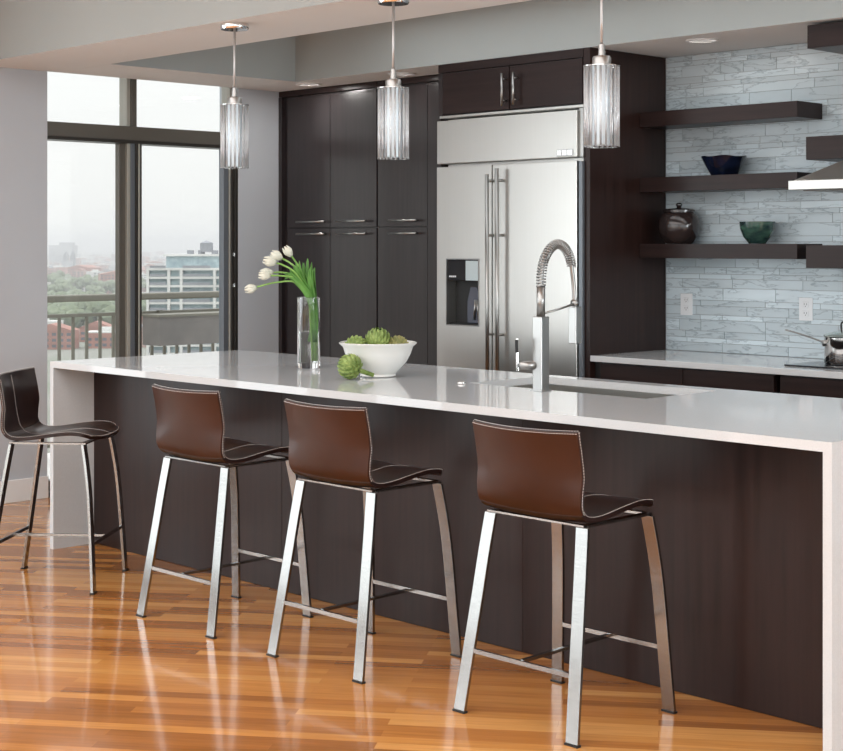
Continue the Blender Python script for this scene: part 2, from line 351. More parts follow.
# ------------------------------------------------------------------ pantry cabinets
PY = 6.47
def hbar(x0, x1, z, parent, y=PY):          # horizontal pull on a door
    m = MB(); m.tube([(x0, y - .035, z), (x1, y - .035, z)], .0065, 12)
    for x in (x0 + .03, x1 - .03): m.tube([(x, y - .035, z), (x, y + .003, z)], .004, 8)
    return m.build('handle', M['steelb'], parent, smooth=True)
def pantry(label, x0, x1, cols, fill=None, lside=False):
    t = thing('pantry_cabinet', label, 'cabinet', (0, 0, 0))
    B(x0, x1, PY + .022, WY - .001, .0, 2.49).build('carcass', M['wood'], t)
    B(x0, x1, PY - .004, PY + .022, 2.462, 2.499).build('top_rail', M['woodh'], t, .002)
    if lside: B(x0, x0 + .035, PY - .006, PY + .022, 0, 2.46).build('side_panel', M['wood'], t, .001)
    for (a, b, h) in cols:
        for (z0, z1, hz) in ((1.595, 2.448, 1.632), (.10, 1.588, 1.553)):
            d = B(a + .0018, b - .0018, PY, PY + .02, z0, z1).build('door', M['wood'], t, .0015)
            hbar(h[0], h[1], hz, d)
    if fill: B(fill[0] + .002, fill[1], PY, PY + .02, .1, 2.448).build('filler_panel', M['wood'], t, .001)
    B(x0, x1, PY + .06, PY + .08, .0, .098).build('toe_kick', M['dark'], t)
    return t
pantry('tall dark espresso pantry cabinet with four doors next to the window wall', WX + .002, -7.038, ((-7.915, -7.482, (-7.781, -7.501)), (-7.482, -7.041, (-7.384, -7.11))), None, True)
pantry('tall dark espresso pantry cabinet with two doors beside the refrigerator', -7.032, -6.19, ((-7.032, -6.59, (-6.90, -6.653)),), (-6.59, -6.19))

# ------------------------------------------------------------------ refrigerator, its cabinet and side panel
t = thing('refrigerator_surround', 'tall dark wood surround standing at both sides of the refrigerator', 'cabinet')
B(-5.106, -5.063, FY, WY - .009, 0, 2.498).build('panel', M['woodi'], t, .001)
B(-6.184, -6.165, FY + .02, PY + .3, 0, 2.2).build('left_panel', M['wood'], t)
t = thing('refrigerator_top_cabinet', 'dark two-door cabinet above the stainless refrigerator', 'cabinet')
B(-6.164, -5.107, FY + .02, WY - .01, 2.212, 2.498).build('carcass', M['wood'], t)
B(-6.164, -5.107, FY - .003, FY + .02, 2.452, 2.498).build('top_rail', M['woodh'], t, .001)
B(-6.164, -6.13, FY - .002, FY + .02, 2.212, 2.45).build('stile', M['wood'], t)
for (a, b, hx) in ((-6.128, -5.624, -5.640), (-5.618, -5.112, -5.558)):
    d = B(a, b, FY - .004, FY + .018, 2.216, 2.447).build('door', M['woodh'], t, .0015)
    m = MB(); m.tube([(hx, FY - .042, 2.232), (hx, FY - .042, 2.408)], .0075, 12)
    for z in (2.262, 2.378): m.tube([(hx, FY - .04, z), (hx, FY, z)], .005, 8)
    m.build('handle', M['steelb'], d, smooth=True)
fr = thing('refrigerator', 'large stainless steel side-by-side refrigerator with ice dispenser', 'refrigerator', (0, 0, 0))
XL, XR, XS = -6.147, -5.095, -5.723
B(XL, XR, FY + .06, WY - .02, .02, 2.19).build('body', M['steel'], fr)
B(XR - .026, XR - .004, FY - .02, FY + .06, .03, 1.915).build('side_trim', M['alumb'], fr, .002)
B(XL + .002, XR - .003, FY - .012, FY + .059, 2.193, 2.207).build('top_trim', M['steel'], fr, .002)
gr = B(XL, XR - .032, FY - .03, FY + .058, 1.937, 2.178).build('grille_panel', M['steel'], fr, .003)
B(XR - .030, XR - .004, FY - .012, FY + .058, 1.937, 2.19).build('side_trim', M['steelb'], fr, .002)
m = MB(); m.box(-5.258, -5.148, FY - .034, FY - .0305, 1.935 + .008, 1.980); bd = m.build('badge', M['steelb'], gr, .002)
for a, b in ((-5.252, -5.229), (-5.219, -5.191), (-5.181, -5.155)): B(a, b, FY - .0365, FY - .0342, 1.95, 1.974).build('badge_letter', M['chrome'], bd)
DY0, DY1 = FY - .03, FY + .055
# left door with dispenser recess
m = MB(); dx0, dx1, dz0, dz1 = -6.068, -5.824, 1.04, 1.402
m.box(XL, XS - .003, DY0, DY1, .12, dz0).box(XL, XS - .003, DY0, DY1, dz1, 1.918).box(XL, dx0, DY0, DY1, dz0, dz1).box(dx1, XS - .003, DY0, DY1, dz0, dz1)
dl = m.build('left_door', M['steel'], fr)
ds = MB(); ds.box(dx0 + .001, dx1 - .001, FY + .04, FY + .054, dz0 + .001, dz1 - .001); ds = ds.build('dispenser', M['blackm'], dl)
m = MB(); m.box(dx0 - .004, dx1 + .004, DY0 - .004, DY0 - .001, dz0 - .006, dz0).box(dx0 - .004, dx1 + .004, DY0 - .004, DY0 - .001, dz1, dz1 + .006).box(dx0 - .004, dx0, DY0 - .004, DY0 - .001, dz0, dz1).box(dx1, dx1 + .004, DY0 - .004, DY0 - .001, dz0, dz1)
m.build('dispenser_frame', M['steelb'], ds)
B(dx0 + .002, dx1 - .002, DY0 + .004, FY + .04, 1.285, dz1 - .002).build('control_panel', M['black'], ds, .003)
B(dx1 - .10, dx1 - .006, DY0 + .001, DY0 + .0035, 1.287, dz1 - .006).build('display_window', mat('pale_display', (.5, .58, .6), .2), ds)
for i in range(4): B(dx0 + .016 + i * .014, dx0 + .026 + i * .014, DY0 + .001, DY0 + .0035, 1.303, 1.312).build('button', M['plast'], ds)
m = MB(); m.poly([(-5.955, 1.05), (-5.845, 1.05), (-5.838, 1.10), (-5.86, 1.2), (-5.885, 1.25), (-5.93, 1.25), (-5.955, 1.17)], 'y', FY + .015, FY + .028); m.build('lever_paddle', mat('smoked_paddle', (.1, .11, .14), .15), ds, .004)
m = MB(); m.tube([(-5.895, FY + .012, 1.07), (-5.882, FY + .005, 1.18)], .007, 8).tube([(-5.865, FY + .012, 1.07), (-5.87, FY + .005, 1.18)], .005, 8); m.build('nozzle', M['steelb'], ds, smooth=True)
B(dx0 + .01, dx1 - .01, DY0 + .01, FY + .04, dz0 + .001, dz0 + .008).build('drip_tray', M['blackm'], ds)
dr = B(XS + .003, XR - .033, DY0, DY1, .12, 1.918).build('right_door', M['steel'], fr, .003)
for d, hx, zt in ((dl, -5.715, 1.865), (dr, -5.642, 1.895)):
    m = MB(); m.tube([(hx, DY0 - .045, .42), (hx, DY0 - .05, zt)], .011, 14)
    h = m.build('handle', M['steelb'], d, smooth=True)
    for z in (.50, 1.0, 1.535, 1.83): MB().tube([(hx, DY0 - .05, z), (hx, DY0 + .001, z)], .008, 10).build('mount', M['steelb'], h, smooth=True)
B(XL, XR, FY - .0, FY + .05, .01, .11).build('kick_grille', M['blackm'], fr)

# ------------------------------------------------------------------ base cabinets and back countertop
def base(label, x0, x1, n, ):
    t = thing('base_cabinet', label, 'cabinet')
    B(x0, x1, FY + .05, WY - .01, .1, .884).build('carcass', M['wood'], t)
    B(x0, x1, FY + .11, WY - .01, 0, .1).build('toe_kick', M['dark'], t)
    wd = (x1 - x0) / n
    for i in range(n):
        a, b = x0 + i * wd + .002, x0 + (i + 1) * wd - .002
        B(a, b, FY + .03, FY + .049, .72, .876).build('drawer', M['woodh'], t, .0015)
        B(a, b, FY + .03, FY + .049, .11, .716).build('door', M['wood'], t, .0015)
base('dark base cabinet with two drawers next to the refrigerator panel', -5.02, -3.985, 2)
base('dark base cabinet with two drawers below the cooktop', -3.955, -2.75, 2)
base('dark base cabinet with two drawers, past the cooktop at the right', -2.74, -1.2, 2)
B(-5.061, -5.022, FY + .04, WY - .01, 0, .884).build('filler_strip', M['dark'], bpy.data.objects['base_cabinet'])
tag(B(-5.062, -1.0, FY, WY - .009, .885, .915).build('back_countertop', M['quartz'], bevel=.002), 'white quartz countertop along the tiled back wall', 'countertop')
# cooktop
t = thing('cooktop', 'thin black glass cooktop set on the back countertop', 'cooktop', (-3.995, 6.27, .9155))
B(0, .9, 0, .5, 0, .007).build('glass', M['black'], t, .002)
M['ring'] = mat('grey_ring', (.2, .2, .2), .3)
for (x, y, r) in ((.2, .13, .09), (.2, .36, .07), (.66, .13, .07), (.66, .36, .10)): MB().lathe([(r - .002, .0072), (r, .0076), (r + .002, .0072)], 40, (x, y)).build('burner_ring', M['ring'], t)
# saucepan
sx, sy = -3.795, 6.50
t = thing('saucepan', 'shiny steel saucepan with glass lid and long handle on cooktop', 'saucepan', (sx, sy, .9235))
R_ = .108
m = MB(); m.lathe([(0, 0), (R_ - .004, 0), (R_, .006), (R_, .125), (R_ + .004, .128), (R_ - .003, .128), (R_ - .004, .008), (0, .006)], 48); smooth_sharp(m.build('pan_body', M['chrome'], t))
m = MB(); m.lathe([(R_ + .003, .130), (R_ + .004, .135), (R_ - .006, .139), (R_ * .6, .15), (.0, .156)], 48); lid = smooth_sharp(m.build('lid', mat('lid_steel', (.5, .58, .56), .15, .6), t))
m = MB(); m.tube(spline([(-.032, 0, .150), (-.034, 0, .185), (-.022, 0, .196), (.022, 0, .196), (.034, 0, .185), (.032, 0, .150)], 5), .0045, 8); m.build('lid_handle', M['blackm'], lid, smooth=True)
hd = (-RT * .96 + Vector((0, 0, 0))).normalized()
p0 = hd * R_
m = MB()
for s_ in (-1, 1):
    sd = Vector((-hd.y, hd.x, 0)) * .0075 * s_
    m.tube(spline([p0 + Vector((0, 0, .100)) + sd, p0 + hd * .05 + Vector((0, 0, .118)) + sd, p0 + hd * .12 + Vector((0, 0, .142)) + sd, p0 + hd * .185 + Vector((0, 0, .160)) + sd * .3], 5), .0038, 8)
m.tube([p0 - hd * .001 + Vector((0, 0, .085)), p0 + hd * .006 + Vector((0, 0, .112))], .012, 10)
m.build('handle', M['steelb'], t, smooth=True)

# ------------------------------------------------------------------ shelves, hood
def shelf(label, x0, x1, yf, z0, z1, m='woodh', grp=None):
    return tag(B(x0, x1, yf, WY - .0085, z0, z1).build('floating_shelf', M[m], bevel=.0015), label, 'shelf', grp)
shelf('empty dark floating shelf, top of the three left of the hood', -5.062, -4.10, 6.55, 2.108, 2.187)
shelf('dark floating shelf holding the navy bowl', -5.062, -4.10, 6.55, 1.763, 1.840)
shelf('dark floating shelf holding the round jar and teal bowl', -5.062, -4.10, 6.55, 1.414, 1.489)
shelf('thick dark shelf high up under the ceiling at the right edge', -3.815, -2.2, 6.18, 2.382, 2.488)
shelf('thick dark shelf directly above the steel range hood', -4.02, -2.2, 6.5, 1.893, 2.004)
shelf('thick dark shelf below the steel range hood', -4.02, -2.2, 6.5, 1.372, 1.482)
t = thing('range_hood', 'stainless steel range hood with sloped canopy over cooktop', 'range hood')
hx0, hx1, hy0, hy1 = -3.985, -3.085, 6.29, WY - .009
B(hx0, hx1, hy0, hy1, 1.742, 1.785).build('hood_band', M['steel'], t, .002)
m = MB(); bm = m.bm
lo = [(hx0 + .02, hy0 + .01), (hx1 - .02, hy0 + .01), (hx1 - .02, hy1), (hx0 + .02, hy1)]; hi = [(hx0 + .20, hy0 + .18), (hx1 - .20, hy0 + .18), (hx1 - .20, hy1), (hx0 + .20, hy1)]
A = [bm.verts.new((*p, 1.786)) for p in lo]; Bv = [bm.verts.new((*p, 1.888)) for p in hi]
bm.faces.new(A[::-1]); bm.faces.new(Bv)
for i in range(4): bm.faces.new((A[i], A[(i + 1) % 4], Bv[(i + 1) % 4], Bv[i]))
m.build('hood_canopy', M['steel'], t, .002)
B(hx0 + .05, hx1 - .05, hy0 + .05, hy1 - .05, 1.737, 1.7415).build('filter', M['alum'], t)

# outlets
def outlet(x, z, label):
    t = thing('wall_outlet', label, 'outlet', (x, WY - .0085, z))
    B(-.039, .039, -.005, 0, -.058, .058).build('plate', M['plast'], t, .0015)
    for dz in (-.022, .022):
        r = B(-.017, .017, -.0075, -.0052, dz - .014, dz + .014).build('receptacle', M['plast'], t, .002)
        m = MB(); m.box(-.008, -.006, -.0082, -.0076, dz - .002, dz + .007).box(.006, .008, -.0082, -.0076, dz - .002, dz + .007).box(-.0018, .0018, -.0082, -.0076, dz - .01, dz - .006)
        m.build('slot', M['blackm'], r)
outlet(-4.922, 1.165, 'white double wall outlet nearer the refrigerator panel')
outlet(-4.192, 1.161, 'white double wall outlet above the saucepan handle')

# bowls and jar on the shelves
zb = 1.8405; nb = lambda a, z: 1 + (.045 * math.cos(5 * a + .5) + .02 * math.sin(3 * a)) * max(0, (z - 1.85) / .1)
m = MB(); m.lathe([(0, zb), (.062, zb), (.068, zb + .004), (.094, zb + .05), (.117, zb + .098), (.111, zb + .099), (.088, zb + .053), (.058, zb + .012), (0, zb + .009)], 50, (-4.6, 6.66), nb)
o = smooth_sharp(m.build('bowl', M['navy']), 60)
for v in o.data.vertices:
    if v.co.z > zb + .08: v.co.z += .003 * math.sin(5 * math.atan2(v.co.y - 6.66, v.co.x + 4.6))
tag(o, 'dark navy glazed bowl with wavy rim on the middle shelf', 'bowl')
zb = 1.4895
m = MB(); m.lathe([(0, zb), (.042, zb), (.046, zb + .006), (.070, zb + .035), (.086, zb + .075), (.090, zb + .112), (.085, zb + .112), (.080, zb + .075), (.063, zb + .035), (.03, zb + .012), (0, zb + .011)], 48, (-4.407, 6.67))
tag(smooth_sharp(m.build('bowl', M['teal']), 60), 'small green and teal glazed bowl on the lowest shelf', 'bowl')
t = thing('ginger_jar', 'round dark brown lidded jar on the lowest shelf', 'jar', (-4.893, 6.672, zb)); t.scale = (.86, .86, .95)
m = MB(); m.lathe([(0, 0), (.075, 0), (.085, .006), (.115, .04), (.130, .09), (.125, .135), (.105, .165), (.09, .174), (.09, .178), (0, .178)], 48); smooth_sharp(m.build('jar_body', M['jar'], t))
m = MB(); m.lathe([(0, .1785), (.098, .1785), (.098, .188), (.085, .194), (.03, .199), (.015, .2), (.0125, .205), (.015, .209), (.0195, .214), (.0195, .221), (.013, .227), (.0, .229)], 40); smooth_sharp(m.build('lid', M['jar'], t))

# ------------------------------------------------------------------ recessed lights
def can(x, y, label, pw, z=ZC):
    t = thing('recessed_light', label, 'ceiling light', (x, y, z))
    m = MB(); m.lathe([(.052, -.002), (.056, -.006), (.078, -.007), (.083, -.0005), (.052, -.0005)], 36); m.build('trim_ring', M['trimw'], t, smooth=True)
    l = bpy.data.lights.new('can_lamp', 'AREA'); l.shape = 'DISK'; l.size = .09; l.energy = pw; l.color = (1, .97, .93)
    lo_ = bpy.data.objects.new('can_lamp', l); COL.objects.link(lo_); lo_.parent = t; lo_.location = (0, 0, -.004)
    m = MB(); m.lathe([(0, -.001), (.052, -.001), (.052, -.003), (0, -.003)], 36); m.build('lens', mat('light_lens', (.8, .8, .78), .3, emit=(1, .97, .92), es=.12), t)
can(-7.47, 6.28, 'small recessed ceiling light above the pantry near the window', 2.5)
can(-6.63, 6.30, 'small recessed ceiling light above the pantry near the refrigerator', .8)
can(-4.50, 6.33, 'recessed ceiling light above the marble tile wall', 1.6)

# ------------------------------------------------------------------ island
IX0, IX1, IY0, IY1 = -6.655, -2.357, 3.95, 5.11
SX0, SX1, SY0, SY1 = -4.415, -3.505, 4.575, 5.02
m = MB(); z0, z1 = .885, .915
m.box(IX0, SX0, IY0, IY1, z0, z1).box(SX1, IX1, IY0, IY1, z0, z1).box(SX0, SX1, IY0, SY0, z0, z1).box(SX0, SX1, SY1, IY1, z0, z1)
m.box(IX0, IX0 + .03, IY0, IY1, 0, z0).box(IX1 - .03, IX1, IY0, IY1, 0, z0)
bmesh.ops.remove_doubles(m.bm, verts=m.bm.verts, dist=.0001)
tag(m.build('waterfall_countertop', M['quartz']), 'white quartz island countertop with waterfall ends reaching the floor', 'countertop')
t = thing('island_cabinet', 'dark espresso kitchen island under the white countertop', 'kitchen island')
m = MB(); m.box(IX0 + .031, IX1 - .031, 4.199, 4.22, 0, .884).box(IX0 + .031, IX1 - .031, 5.06, 5.08, .1, .884).box(IX0 + .031, IX0 + .05, 4.22, 5.06, 0, .884).box(IX1 - .05, IX1 - .031, 4.22, 5.06, 0, .884).box(IX0 + .05, IX1 - .05, 4.22, 5.06, .0, .1)
m.build('carcass', M['wood'], t)
for a, b in ((IX0 + .031, -5.148), (-5.146, -3.761), (-3.759, IX1 - .031)): B(a, b, 4.178, 4.198, .001, .884).build('front_panel', M['woodi'], t, .0008)
for i in range(6):
    a = IX0 + .04 + i * .695; B(a, a + .69, 5.0805, 5.098, .12, .878).build('door', M['wood'], t, .001)
# sink
t = thing('kitchen_sink', 'stainless steel undermount sink set in the island', 'sink')
m = MB(); th = .004; sz = .70
m.box(SX0 - .004, SX1 + .004, SY0 - .004, SY1 + .004, sz - th, sz).box(SX0 - .004, SX0, SY0 - .004, SY1 + .004, sz, .884).box(SX1, SX1 + .004, SY0 - .004, SY1 + .004, sz, .884)
m.box(SX0, SX1, SY0 - .004, SY0, sz, .884).box(SX0, SX1, SY1, SY1 + .004, sz, .884); m.build('basin', M['steel'], t)
m = MB(); m.lathe([(0, sz + .001), (.04, sz + .001), (.045, sz + .004), (.05, sz + .001)], 30, (-3.96, 4.80)); m.build('drain', M['chrome'], t)
m = MB(); m.lathe([(0, .9155), (.018, .9155), (.018, .922), (.014, .925), (0, .925)], 24, (-4.40, 4.515)); tag(m.build('air_switch_button', M['chrome'], smooth=True), 'small round chrome push button left of the faucet', 'button')
# faucet
fa = thing('kitchen_faucet', 'tall brushed steel spring faucet with square column on island', 'faucet', (-3.975, 4.522, .9155))
B(-.0235, .0235, -.0235, .0235, 0, .29).build('column', M['steelb'], fa, .003)
m = MB(); m.tube([(0, 0, .29), (0, 0, .41)], .0165, 20); m.build('neck', M['steelb'], fa, smooth=True)
arc = spline([(0, 0, .40), (0, .004, .46), (0, .022, .515), (0, .06, .558), (0, .105, .572), (0, .148, .553), (0, .176, .51), (0, .188, .46), (0, .198, .40), (0, .205, .315)], 10)
m = MB(); m.tube(arc, .0085, 10); m.build('hose', M['steelb'], fa, smooth=True)
# spring
def helix(path, r, turns, n):
    out = []; T = len(path) - 1
    for i in range(n + 1):
        f = i / n * T; k = min(int(f), T - 1); p = path[k].lerp(path[k + 1], f - k); tg = (path[k + 1] - path[k]).normalized()
        u = Vector((1, 0, 0)); v = tg.cross(u).normalized(); a = 2 * math.pi * turns * i / n
        out.append(p + (u * math.cos(a) + v * math.sin(a)) * r)
    return out
m = MB(); m.tube(helix(arc[:67], .0175, 34, 34 * 12), .0028, 6); m.build('spring', M['steelb'], fa, smooth=True)
m = MB(); m.tube([(0, .01, .300), (0, .12, .318), (0, .205, .335)], .0045, 8); m.tube([(0, .193, .338), (0, .217, .338)], .014, 14); m.build('support_arm', M['steelb'], fa, smooth=True)
B(-.019, .019, .187, .226, .175, .322).build('spray_head', M['steelb'], fa, .003)
m = MB(); dv = (-RT).normalized()
m.tube([dv * .02 + Vector((0, 0, .100)), dv * .085 + Vector((0, 0, .100))], .017, 18); lv = m.build('valve_body', M['steelb'], fa, smooth=True)
m = MB(); m.bar([dv * .092 + Vector((0, 0, .078)), dv * .094 + Vector((0, 0, .205))], .022, .01, (FW.x, FW.y, 0)); m.build('lever', M['chrome'], lv, .002)
MB().bar([dv * .0945 - FW * .0055 + Vector((0, 0, .150)), dv * .0955 - FW * .0055 + Vector((0, 0, .200))], .016, .0115, (FW.x, FW.y, 0)).build('lever_insert', M['blackm'], lv)
B(-.03, .03, -.03, .03, 0, .004).build('base_plate', M['steelb'], fa)

# ------------------------------------------------------------------ vase with tulips
vx, vy = -5.470, 4.60; VZ = .9155
t = thing('glass_vase', 'tall clear glass cylinder vase holding white tulips', 'vase', (vx, vy, VZ))
m = MB(); m.lathe([(0, 0), (.051, 0), (.053, .003), (.053, .325), (.0505, .327), (.048, .325), (.048, .03), (.045, .026), (0, .026)], 48); smooth_sharp(m.build('glass_body', M['glass'], t), 50)
m = MB(); m.lathe([(0, .0265), (.0445, .0265), (.0475, .031), (.0475, .168), (0, .168)], 48); smooth_sharp(m.build('water', M['water'], t), 50)
LT = -RT
rnd = random.Random(5)
def vpt(l, d, z): return LT * l + FW * d + Vector((0, 0, z))     # l: towards the left of the vase, d: away
def tulip(path, r_b, leaves, label):
    t = thing('tulip', label, 'flower', (vx, vy, VZ), 0, None)
    P = spline(path, 7)
    m = MB(); m.tube(P, [.0042] * len(P), 8); m.build('stem', M['stem'], t, smooth=True)
    tip = P[-1]; dr = (P[-1] - P[-3]).normalized(); q = dr.to_track_quat('Z', 'Y')
    m = MB(); rr = r_b * 1.2
    for k in range(6):
        a0 = k * math.pi / 3; sh = 1 if k % 2 else .9
        grid = []
        for i in range(7):
            u = i / 6; z = u * rr * 2.5; rad = rr * (math.sin(min(1, u * 1.25 + .18) * math.pi * .5) * (1 - .45 * max(0, u - .55) / .45)) * sh
            hw = .62 * math.sin(math.pi * min(.94, .12 + u * .86)) + .06
            grid.append([m.bm.verts.new(tip + q @ Vector((rad * math.cos(a0 + hw * s_ * 1.1), rad * math.sin(a0 + hw * s_ * 1.1), z))) for s_ in (-1, -.5, 0, .5, 1)])
        for a, b in zip(grid, grid[1:]):
            for j in range(4): m.bm.faces.new((a[j], a[j + 1], b[j + 1], b[j]))
    b = m.build('bloom', M['petal'], t, smooth=True); s = b.modifiers.new('s', 'SOLIDIFY'); s.thickness = .0012
    for (pth, wd) in leaves:
        P2 = spline(pth, 6); m = MB(); n = len(P2); prev = None
        for i, p in enumerate(P2):
            u = i / (n - 1); ww = wd * (math.sin(math.pi * min(1, .22 + u * .78)) ** .8) + .0006
            tg = (P2[min(i + 1, n - 1)] - P2[max(0, i - 1)]).normalized()
            sd = tg.cross(FW + Vector((.3, .1, 0))).normalized(); nn = tg.cross(sd)
            row = [m.bm.verts.new(p + sd * ww * k + nn * abs(k) * ww * .5) for k in (-1, -.5, 0, .5, 1)]
            if prev:
                for j in range(4): m.bm.faces.new((prev[j], prev[j + 1], row[j + 1], row[j]))
            prev = row
        lf = m.build('leaf', M['leaf'], t, smooth=True); s = lf.modifiers.new('s', 'SOLIDIFY'); s.thickness = .001
z0 = .035
tl = [
 ([(-.022, .01, z0), (-.016, .0, .2), (.0, -.012, .32), (.06, -.02, .395), (.15, -.03, .395), (.235, -.05, .375)], .019, 'white tulip drooping furthest left on a long bent stem', .262),
 ([(-.012, .02, z0), (-.016, .01, .2), (-.002, .0, .33), (.06, .01, .42), (.12, .02, .44), (.165, .02, .44)], .021, 'white tulip just above the leftmost drooping one', .24),
 ([(-.03, -.01, z0), (-.02, -.01, .2), (.0, -.02, .34), (.06, -.04, .44), (.115, -.04, .475), (.145, -.045, .485)], .021, 'white tulip in the middle of the drooping cluster', .22),
 ([(-.016, -.02, z0), (-.01, -.02, .2), (.005, .0, .34), (.055, .02, .45), (.09, .03, .485), (.125, .035, .505)], .020, 'white tulip at the top of the drooping cluster', .2),
 ([(-.02, .03, z0), (-.02, .02, .2), (.0, .02, .35), (.04, .04, .45), (.065, .05, .49), (.083, .05, .515)], .019, 'white tulip highest and nearest above the green leaves', .18),
 ([(-.028, .0, z0), (-.018, .01, .2), (.0, .0, .33), (.05, -.03, .41), (.11, -.05, .425), (.17, -.06, .428)], .019, 'white tulip low at the front of the drooping cluster', .2),
]
for i, (pp, rb, lab, ll) in enumerate(tl):
    path = [vpt(*p) for p in pp]
    lv = []
    for k in range(4):
        ang = (i * 4 + k) / 23.0
        l1 = -.028 + ang * .115 + rnd.uniform(-.008, .008); zt = .50 - abs(ang - .45) * .10 + rnd.uniform(-.025, .02)
        if k == 2: l1 = .085 + rnd.random() * .03; zt = .44 + rnd.uniform(-.04, .03)
        d = rnd.uniform(-.02, .02)
        lv.append(([vpt(-.02 + d * .5, d, .12), vpt(-.03, d * 1.2, .24), vpt(-.016 + l1 * .15, d * 1.6, .34), vpt(l1 * .7, d * 2, .42), vpt(l1, d * 2.4, zt)], rnd.uniform(.014, .020)))
    tulip(path, rb, lv, lab)

# ------------------------------------------------------------------ bowl of artichokes
bx, by = -4.905, 4.515
t = thing('serving_bowl', 'large white porcelain bowl with flared rim on the island', 'bowl', (bx, by, .9155))
m = MB(); m.lathe([(0, 0), (.072, 0), (.078, .004), (.076, .012), (.095, .03), (.125, .065), (.143, .10), (.153, .13), (.168, .142), (.170, .147), (.165, .149), (.148, .136), (.137, .10), (.118, .068), (.085, .033), (.05, .018), (0, .016)], 64)
smooth_sharp(m.build('bowl_body', M['porc'], t), 50)
def artichoke(loc, r, rot, label, mt='arti', stem=.05, grp=None):
    t = thing('artichoke', label, 'artichoke', loc, 0, grp); t.rotation_euler = rot
    m = MB(); m.lathe([(0, -r * .86)] + [(r * .86 * math.cos(a), r * .86 * math.sin(a)) for a in [math.radians(d) for d in range(-75, 90, 15)]] + [(0, r * .86)], 20)
    n = 84; ga = math.pi * (3 - math.sqrt(5))
    for i in range(n):
        zz = -0.93 + 1.88 * i / (n - 1); th = i * ga; rh = math.sqrt(max(.0, 1 - zz * zz))
        nrm = Vector((rh * math.cos(th), rh * math.sin(th), zz)); upv = Vector((0, 0, 1)) - nrm * zz
        upv = upv.normalized() if upv.length > .05 else Vector((1, 0, 0)); sd = upv.cross(nrm)
        c = nrm * r * .83; h = r * (.38 - .1 * max(0, zz)); wd = r * .23
        base_l = m.bm.verts.new(c - upv * h * .6 - sd * wd * .7); base_r = m.bm.verts.new(c - upv * h * .6 + sd * wd * .7)
        ml = m.bm.verts.new(c + upv * h * .1 - sd * wd + nrm * r * .04); mr_ = m.bm.verts.new(c + upv * h * .1 + sd * wd + nrm * r * .04)
        mc = m.bm.verts.new(c + upv * h * .15 + nrm * r * .20); tp = m.bm.verts.new(c + upv * h * .95 + nrm * r * .22)
        bc = m.bm.verts.new(c - upv * h * .6 + nrm * r * .05)
        for f in ((base_l, bc, mc, ml), (bc, base_r, mr_, mc), (ml, mc, tp), (mc, mr_, tp)): m.bm.faces.new(f)
    m.build('bracts', M[mt], t, fix=False)
    m = MB(); m.tube([(0, 0, -r * .8), (0, 0, -r * .95), (.002, 0, -r - stem)], [r * .3, r * .2, r * .17], 10); m.build('stem', M[mt], t, smooth=True)
artichoke((-4.872, 4.325, .9155 + .055), .052, (0, math.radians(-68), math.radians(50)), 'green artichoke lying on the countertop beside the white bowl', stem=.055)
artichoke((-4.905, 4.515, .9155 + .155), .055, (math.radians(15), math.radians(10), 0), 'green artichoke on top of the pile in the white bowl', stem=.015)
artichoke((-4.975, 4.45, .9155 + .125), .050, (math.radians(70), 0, math.radians(200)), 'pale green artichoke at the left in the white bowl', stem=.02)
artichoke((-4.85, 4.58, .9155 + .125), .050, (math.radians(-60), 0, math.radians(30)), 'brownish artichoke at the right in the white bowl', 'artib', stem=.02)
artichoke((-4.985, 4.565, .9155 + .105), .046, (math.radians(80), 0, math.radians(20)), 'green artichoke half hidden at the back of the white bowl', stem=.01)

# ------------------------------------------------------------------ pendants
def pendant():
    t = thing('pendant_light', 'x', 'pendant light')
    m = MB(); m.lathe([(0, 0), (.064, 0), (.066, -.004), (.066, -.022), (.062, -.028), (0, -.028)], 40); smooth_sharp(m.build('canopy', M['chrome'], t))
    m = MB(); m.tube([(0, 0, -.028), (0, 0, -.325)], .0055, 12); m.build('rod', M['rodm'], t, smooth=True)
    m = MB(); m.lathe([(.006, -.29), (.011, -.295), (.013, -.335), (.030, -.338), (.033, -.345), (.033, -.372), (0, -.372)], 28); smooth_sharp(m.build('socket_cup', M['steelb'], t))
    m = MB(); m.lathe([(.0, -.374), (.036, -.374), (.036, -.655), (.033, -.655), (.033, -.38), (0, -.38)], 36); smooth_sharp(m.build('inner_cylinder', mat('frosted_aluminium', (.60, .66, .70), .35, .6), t))
    m = MB()
    for k in range(20):
        a = k * 2 * math.pi / 20; m.tube([(.0605 * math.cos(a), .0605 * math.sin(a), -.372), (.0605 * math.cos(a), .0605 * math.sin(a), -.664)], .0042, 8)
    m.build('glass_rods', M['rodglass'], t, smooth=True)
    for z in (-.372, -.661):
        m = MB(); m.lathe([(.054, z), (.066, z), (.066, z - .003), (.054, z - .003), (.054, z)], 40)
        if z > -.5:
            for k in range(3):
                a = k * 2 * math.pi / 3; m.bar([(0.03 * math.cos(a), .03 * math.sin(a), z - .002), (.056 * math.cos(a), .056 * math.sin(a), z - .002)], .006, .003, (-math.sin(a), math.cos(a), 0))
        m.build('glass_ring', M['chrome'] if z > -.5 else M['glass'], t)
    return t
p = pendant(); PYY = 4.32
for i, (x, lab) in enumerate(((-5.665, 'glass rod pendant light hanging nearest the window'), (-4.60, 'glass rod pendant light hanging before the pantry, middle of three'), (-3.508, 'glass rod pendant light hanging before the refrigerator panel'))):
    q = p if i == 0 else copy_tree(p); q.location = (x, PYY, ZC - .0005); q['label'] = lab; q['group'] = 'pendant lights over the island'

